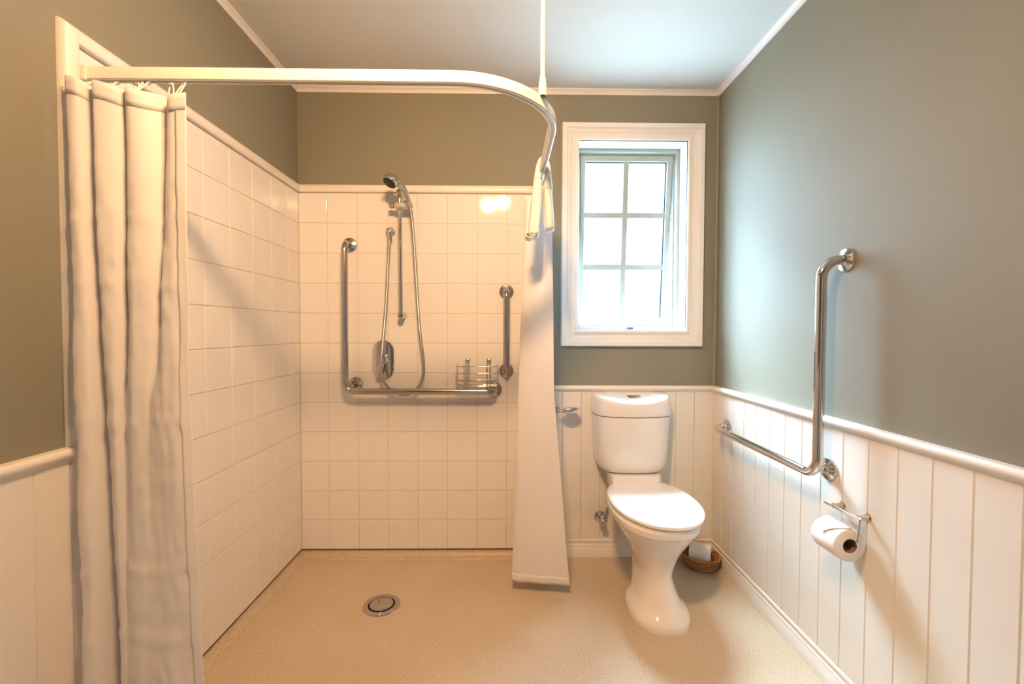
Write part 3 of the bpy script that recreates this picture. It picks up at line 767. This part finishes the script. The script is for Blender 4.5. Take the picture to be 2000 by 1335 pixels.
# ------------------------------------------------------------------ toilet
TX = 1.724
to = empty('toilet', (TX, -0.42, 0), 'white ceramic toilet with closed lid and cistern below the window', 'toilet')
def sect(cx, yb, yf, hw, z, e=2.3, n=44, back_flat=0.0):
    """Superellipse section between yb (back) and yf (front)."""
    cy = (yb + yf) / 2; hl = (yb - yf) / 2; out = []
    for k in range(n):
        a = 2 * PI * k / n; c, s = math.cos(a), math.sin(a)
        x = cx + hw * math.copysign(abs(c) ** (2 / e), c); y = cy + hl * math.copysign(abs(s) ** (2 / e), s)
        out.append(Vector((x, y, z)))
    return out
keys = [ # z, yb, yf, hw, e
    (0.000, -.310, -.640, .124, 2.4), (0.012, -.310, -.640, .125, 2.4), (0.028, -.312, -.636, .123, 2.4), (0.044, -.318, -.626, .114, 2.35), (0.060, -.315, -.612, .100, 2.3), (0.085, -.295, -.594, .087, 2.3), (0.130, -.260, -.570, .075, 2.3),
    (0.175, -.225, -.558, .070, 2.3), (0.225, -.200, -.566, .085, 2.3), (0.275, -.170, -.586, .108, 2.3), (0.320, -.140, -.614, .137, 2.3), (0.358, -.122, -.640, .160, 2.3), (0.380, -.115, -.652, .172, 2.3), (0.386, -.112, -.661, .179, 2.3), (0.410, -.110, -.666, .183, 2.3), (0.416, -.113, -.663, .180, 2.3)]
rows = catmull(keys, 60)
bm = nb(); loft(bm, [sect(TX, r[1], r[2], r[3], r[0], r[4]) for r in rows]); finish('pan', bm, 'ceramic', to, True, 60)
# neck joining the pan to the cistern, and the rear outlet
def rrect(cx, cy, hx, hy, r, z, n=6):
    out = []
    for qx, qy, a0 in ((1, 1, 0), (-1, 1, PI / 2), (-1, -1, PI), (1, -1, 3 * PI / 2)):
        for k in range(n + 1):
            a = a0 + PI / 2 * k / n
            out.append(Vector((cx + qx * (hx - r) + r * math.cos(a), cy + qy * (hy - r) + r * math.sin(a), z)))
    return out
bm = nb(); loft(bm, [rrect(TX - .004, -.115, .070, .085, .03, 0.27), rrect(TX - .004, -.110, .105, .090, .03, 0.36), rrect(TX - .004, -.105, .120, .090, .025, 0.42), rrect(TX - .006, -.100, .124, .088, .02, 0.46), rrect(TX - .006, -.100, .124, .086, .02, 0.4855)]); finish('neck', bm, 'ceramic', to, True, 50)
bm = nb(); tube(bm, fillet([(TX - 0.005, -0.30, 0.20), (TX - 0.005, -0.18, 0.19), (TX - 0.005, -0.0125, 0.19)], 0.05, 4), 0.048, 20); finish('outlet', bm, 'ceramic', to, True, 50)
# cistern: flat back, bowed front
CX = 1.716
def cist(hw, d_side, d_mid, z, dip=0.0, n=30, yb=-0.014):
    out = []
    for k in range(5):
        out.append((CX - hw * 0.985 + 2 * hw * 0.985 * k / 4, yb))
    for k in range(n + 1):
        a = PI * k / n
        c, sn = math.cos(a), max(math.sin(a), 0.0)
        cc = math.copysign(abs(c) ** 0.42, c)
        out.append((CX + hw * cc, yb - 0.01 - (d_side - 0.01) * sn ** 0.42 - (d_mid - d_side) * (1 - cc * cc)))
    return [Vector((x, y, z - dip * max(0, 1 - ((x - CX) / hw) ** 2) * max(0, (yb - y) / d_mid) ** 1.5)) for x, y in out]
ck = [(0.484, .120, .105, .118), (0.487, .138, .125, .140), (0.497, .156, .140, .156), (0.517, .170, .148, .166), (0.548, .178, .150, .172), (0.62, .183, .150, .176), (0.70, .187, .150, .180), (0.770, .190, .150, .182)]
bm = nb(); loft(bm, [cist(r[1], r[2], r[3], r[0]) for r in catmull(ck, 40)]); finish('cistern', bm, 'ceramic', to, True, 55)
lk = [(0.773, .189, .149, .181, 0), (0.776, .193, .152, .185, 0), (0.79, .194, .153, .187, 0), (0.838, .193, .152, .186, .018), (0.858, .191, .150, .184, .028), (0.869, .187, .146, .180, .031), (0.875, .180, .138, .172, .032), (0.8765, .165, .122, .155, .030), (0.877, .12, .085, .11, .022)]
bm = nb(); loft(bm, [cist(r[1], r[2], r[3], r[0], r[4]) for r in catmull(lk, 36)]); cl_lid = finish('cistern_lid', bm, 'ceramic', to, True, 55)
bm = nb(); loft(bm, [rrect(CX + 0.004, -0.100, .038, .020, .018, 0.858), rrect(CX + 0.004, -0.100, .038, .020, .018, 0.8685), rrect(CX + 0.004, -0.100, .034, .016, .015, 0.870)]); finish('flush_button', bm, 'chrome', cl_lid, True, 40)
# seat and lid
def egg(z, s=0.0, n=64):
    out = []
    for k in range(n):
        a = 2 * PI * k / n; c, sn = math.cos(a), math.sin(a)
        hw = 0.192 - s
        y = -0.395 + (0.278 - s) * math.copysign(abs(sn) ** (1.0 if sn < 0 else 0.82), sn)
        x = TX + 0.010 + hw * math.copysign(abs(c) ** (0.93 if sn < 0 else 0.78), c)
        out.append(Vector((x, y, z)))
    return out
bm = nb(); loft(bm, [egg(0.416, .012), egg(0.418, .007), egg(0.423, .007), egg(0.425, .012)]); finish('seat_ring', bm, 'seat_plastic', to, True, 50)
bm = nb(); loft(bm, [egg(0.4265, .008), egg(0.430, .001), egg(0.438, 0), egg(0.444, .003), egg(0.447, .010), egg(0.4485, .03), egg(0.4495, .10)]); finish('lid', bm, 'seat_plastic', to, True, 60)
for s in (-1, 1):
    bm = nb(); box(bm, TX + s * .075 - .018, TX + s * .075 + .018, -.125, -.098, .414, .442, .006, 3); finish('hinge', bm, 'seat_plastic', to, True, 50)

# stop valve on the back wall
sv = empty('stop_valve', (1.580, -BD, 0.212), 'small chrome stop valve on the boarded wall behind the toilet', 'valve')
VX, VZ = 1.576, 0.214
bm = nb(); lathe(bm, [(0, 0), (0.031, 0), (0.030, 0.004), (0.017, 0.010), (0.011, 0.012), (0.011, 0.034), (0, 0.034)], (VX, -BD, VZ), (0, -1, 0), 24); finish('wall_rose', bm, 'chrome', sv, True, 40)
bm = nb(); lathe(bm, [(0, -0.016), (0.012, -0.016), (0.015, -0.008), (0.015, 0.012), (0.011, 0.020), (0.007, 0.022)], (VX + 0.004, -BD - 0.042, VZ), (0.5, 0, 1), 18); finish('body', bm, 'chrome', sv, True, 40)
bm = nb(); lathe(bm, [(0, 0), (0.014, 0), (0.017, 0.004), (0.017, 0.018), (0.013, 0.023), (0, 0.023)], (VX + 0.004, -BD - 0.054, VZ - 0.004), (0.25, -1, 0), 8); finish('handle', bm, 'chrome', sv, True, 30)
bm = nb(); tube(bm, catmull([(VX + 0.012, -0.054, VZ + 0.016), (VX + 0.028, -0.05, VZ + 0.06), (VX + 0.040, -0.022, VZ + 0.13), (VX + 0.045, -0.0185, VZ + 0.20), (VX + 0.048, -0.022, VZ + 0.268)], 24), 0.0055, 10); finish('braided_hose', bm, 'hose_metal', sv, True, 50)

# leaf-shaped chrome dish to the left of the cistern
ld = empty('soap_dish', (1.345, -BD, 0.782), 'small oval chrome dish bracket on the boarding between curtain and cistern', 'dish')
bm = nb(); lathe(bm, [(0, 0), (0.022, 0), (0.022, 0.004), (0.014, 0.010), (0.008, 0.012), (0, 0.013)], (1.338, -BD, 0.785), (0, -1, 0), 24); finish('wall_flange', bm, 'chrome', ld, True, 40)
bm = nb(); tube(bm, fillet([(1.338, -BD - 0.008, 0.785), (1.338, -0.085, 0.785), (1.375, -0.085, 0.784)], 0.018, 8), 0.006, 12); finish('arm', bm, 'chrome', ld, True, 50)
bm = nb(); g = []
for j in range(7):
    s = j / 6
    g.append([Vector((1.407 + 0.047 * s * math.cos(a), -0.085 + 0.033 * s * math.sin(a), 0.776 + 0.013 * s * s + 0.005 * s * math.cos(a) + 0.010 * s * math.sin(a))) for a in [2 * PI * k / 28 for k in range(28)]])
loft(bm, g, cap=False); o = finish('dish', bm, 'chrome', ld, True); sm = o.modifiers.new('thickness', 'SOLIDIFY'); sm.thickness = 0.003

# ------------------------------------------------------------------ toilet roll holder and rolls
th = empty('toilet_roll_holder', (xwb, -0.99, 0.632), 'chrome toilet roll holder on the right wall boarding', 'roll holder')
for y, z in ((-0.933, 0.632), (-1.036, 0.635)):
    bm = nb(); lathe(bm, [(0, 0), (0.0125, 0), (0.0125, 0.002), (0, 0.0025)], (xwb, y, z), (-1, 0, 0), 20); r_ = finish('wall_rose', bm, 'brass', th, True, 40)
    bm = nb(); lathe(bm, [(0, 0.002), (0.0095, 0.002), (0.008, 0.022), (0.0075, 0.032), (0, 0.033)], (xwb, y, z), (-1, 0, 0), 18); finish('post', bm, 'chrome', th, True, 40)
XB = xwb - 0.030
bm = nb(); tube(bm, [(XB, -0.890, 0.628), (XB, -0.898, 0.628), (XB, -0.978, 0.631), (XB, -1.040, 0.634), (XB, -1.050, 0.634)], [0.002, 0.004, 0.0042, 0.0042, 0.0035], 12); finish('bar', bm, 'chrome', th, True, 50)
RX, RZ = 2.1145, 0.5500
bm = nb(); tube(bm, fillet([(XB - 0.002, -1.046, 0.633), (RX + 0.011, -1.052, 0.562), (RX + 0.009, -0.95, 0.560)], 0.006, 5), 0.0029, 10); finish('drop_arm', bm, 'chrome', th, True, 50)
def roll(name, c, axis, r, ri_, L, label, flap=False):
    c = Vector(c); ax = Vector(axis).normalized()
    t = empty(name, tuple(c), label, 'toilet roll', 'toilet rolls')
    b = nb(); lathe(b, [(ri_ + 0.0012, -L / 2), (r - 0.004, -L / 2), (r - 0.001, -L / 2 + 0.002), (r, -L / 2 + 0.006), (r, L / 2 - 0.006), (r - 0.001, L / 2 - 0.002), (r - 0.004, L / 2), (ri_ + 0.0012, L / 2), (ri_ + 0.0012, -L / 2)], c, ax, 40)
    finish('paper', b, 'paper', t, True, 40)
    b = nb(); lathe(b, [(ri_, -L / 2 - 0.0005), (ri_, L / 2 + 0.0005), (ri_ + 0.0012, L / 2 + 0.0005), (ri_ + 0.0012, -L / 2 - 0.0005), (ri_, -L / 2 - 0.0005)], c, ax, 32)
    finish('core', b, 'paper_core', t, True, 40)
    return t
rl = roll('toilet_roll', (RX, -0.987, RZ), (0, -1, 0), 0.0500, 0.0205, 0.104, 'fresh toilet roll with folded end hanging on the right wall holder')
# folded triangular end of the first sheet
bm = nb(); RR = 0.0512
def rp(a, y, r=RR): return Vector((RX - r * math.cos(a), y, RZ + r * math.sin(a)))
g = []
for j in range(10):
    t = j / 9
    a = math.radians(100 - 78 * t)
    hwid = 0.050 * (1 - max(0, (t - 0.25) / 0.75))
    yc = -0.987 - 0.0
    g.append([bm.verts.new(rp(a, yc + hwid * s, RR + 0.0008 + 0.0022 * t)) for s in (-1, -0.5, 0, 0.5, 1)])
for a, b_ in zip(g, g[1:]):
    for i in range(4): bm.faces.new((a[i], a[i + 1], b_[i + 1], b_[i]))
o = finish('folded_sheet', bm, 'paper', rl, True); sm = o.modifiers.new('thickness', 'SOLIDIFY'); sm.thickness = 0.0008

# wicker basket with spare roll
BX, BY = 2.070, -0.116
bk = empty('wicker_basket', (BX, BY, 0), 'small round wicker basket on the floor behind the toilet', 'basket')
def bprof(z): return 0.058 + 0.030 * (z / 0.058) ** 0.6
bm = nb(); lathe(bm, [(0, 0.0), (0.056, 0.0), (0.060, 0.004), (0.056, 0.007), (0, 0.007)], (BX, BY, 0), (0, 0, 1), 28); finish('base', bm, 'wicker', bk, True, 40)
NS = 18
for r_ in range(7):
    z = 0.008 + r_ * 0.0078
    bm = nb(); pts = []
    for k in range(108):
        a = 2 * PI * k / 108
        rr_ = bprof(z) + 0.0030 * math.sin(a * NS / 2 + (PI if r_ % 2 else 0))
        pts.append((BX + rr_ * math.cos(a), BY + rr_ * math.sin(a), z + 0.0006 * math.sin(a * 5 + r_)))
    tube(bm, pts, 0.0036, 6, closed=True); finish('weaver', bm, 'wicker', bk, True)
for k in range(NS):
    a = 2 * PI * (k + 0.5) / NS
    bm = nb(); tube(bm, [(BX + bprof(z) * math.cos(a), BY + bprof(z) * math.sin(a), z) for z in (0.003, 0.015, 0.03, 0.045, 0.060)], 0.0022, 6); finish('stake', bm, 'wicker', bk, True)
bm = nb(); pts = [(BX + 0.0895 * math.cos(a), BY + 0.0895 * math.sin(a), 0.063 + 0.0015 * math.sin(a * 14)) for a in [2 * PI * k / 90 for k in range(90)]]
tube(bm, pts, 0.0050, 8, closed=True); finish('rim', bm, 'wicker', bk, True)
roll('toilet_roll', (BX - 0.004, BY - 0.004, 0.0665), (0.86, -0.51, 0.0), 0.052, 0.020, 0.100, 'spare toilet roll lying in the wicker basket behind the toilet')
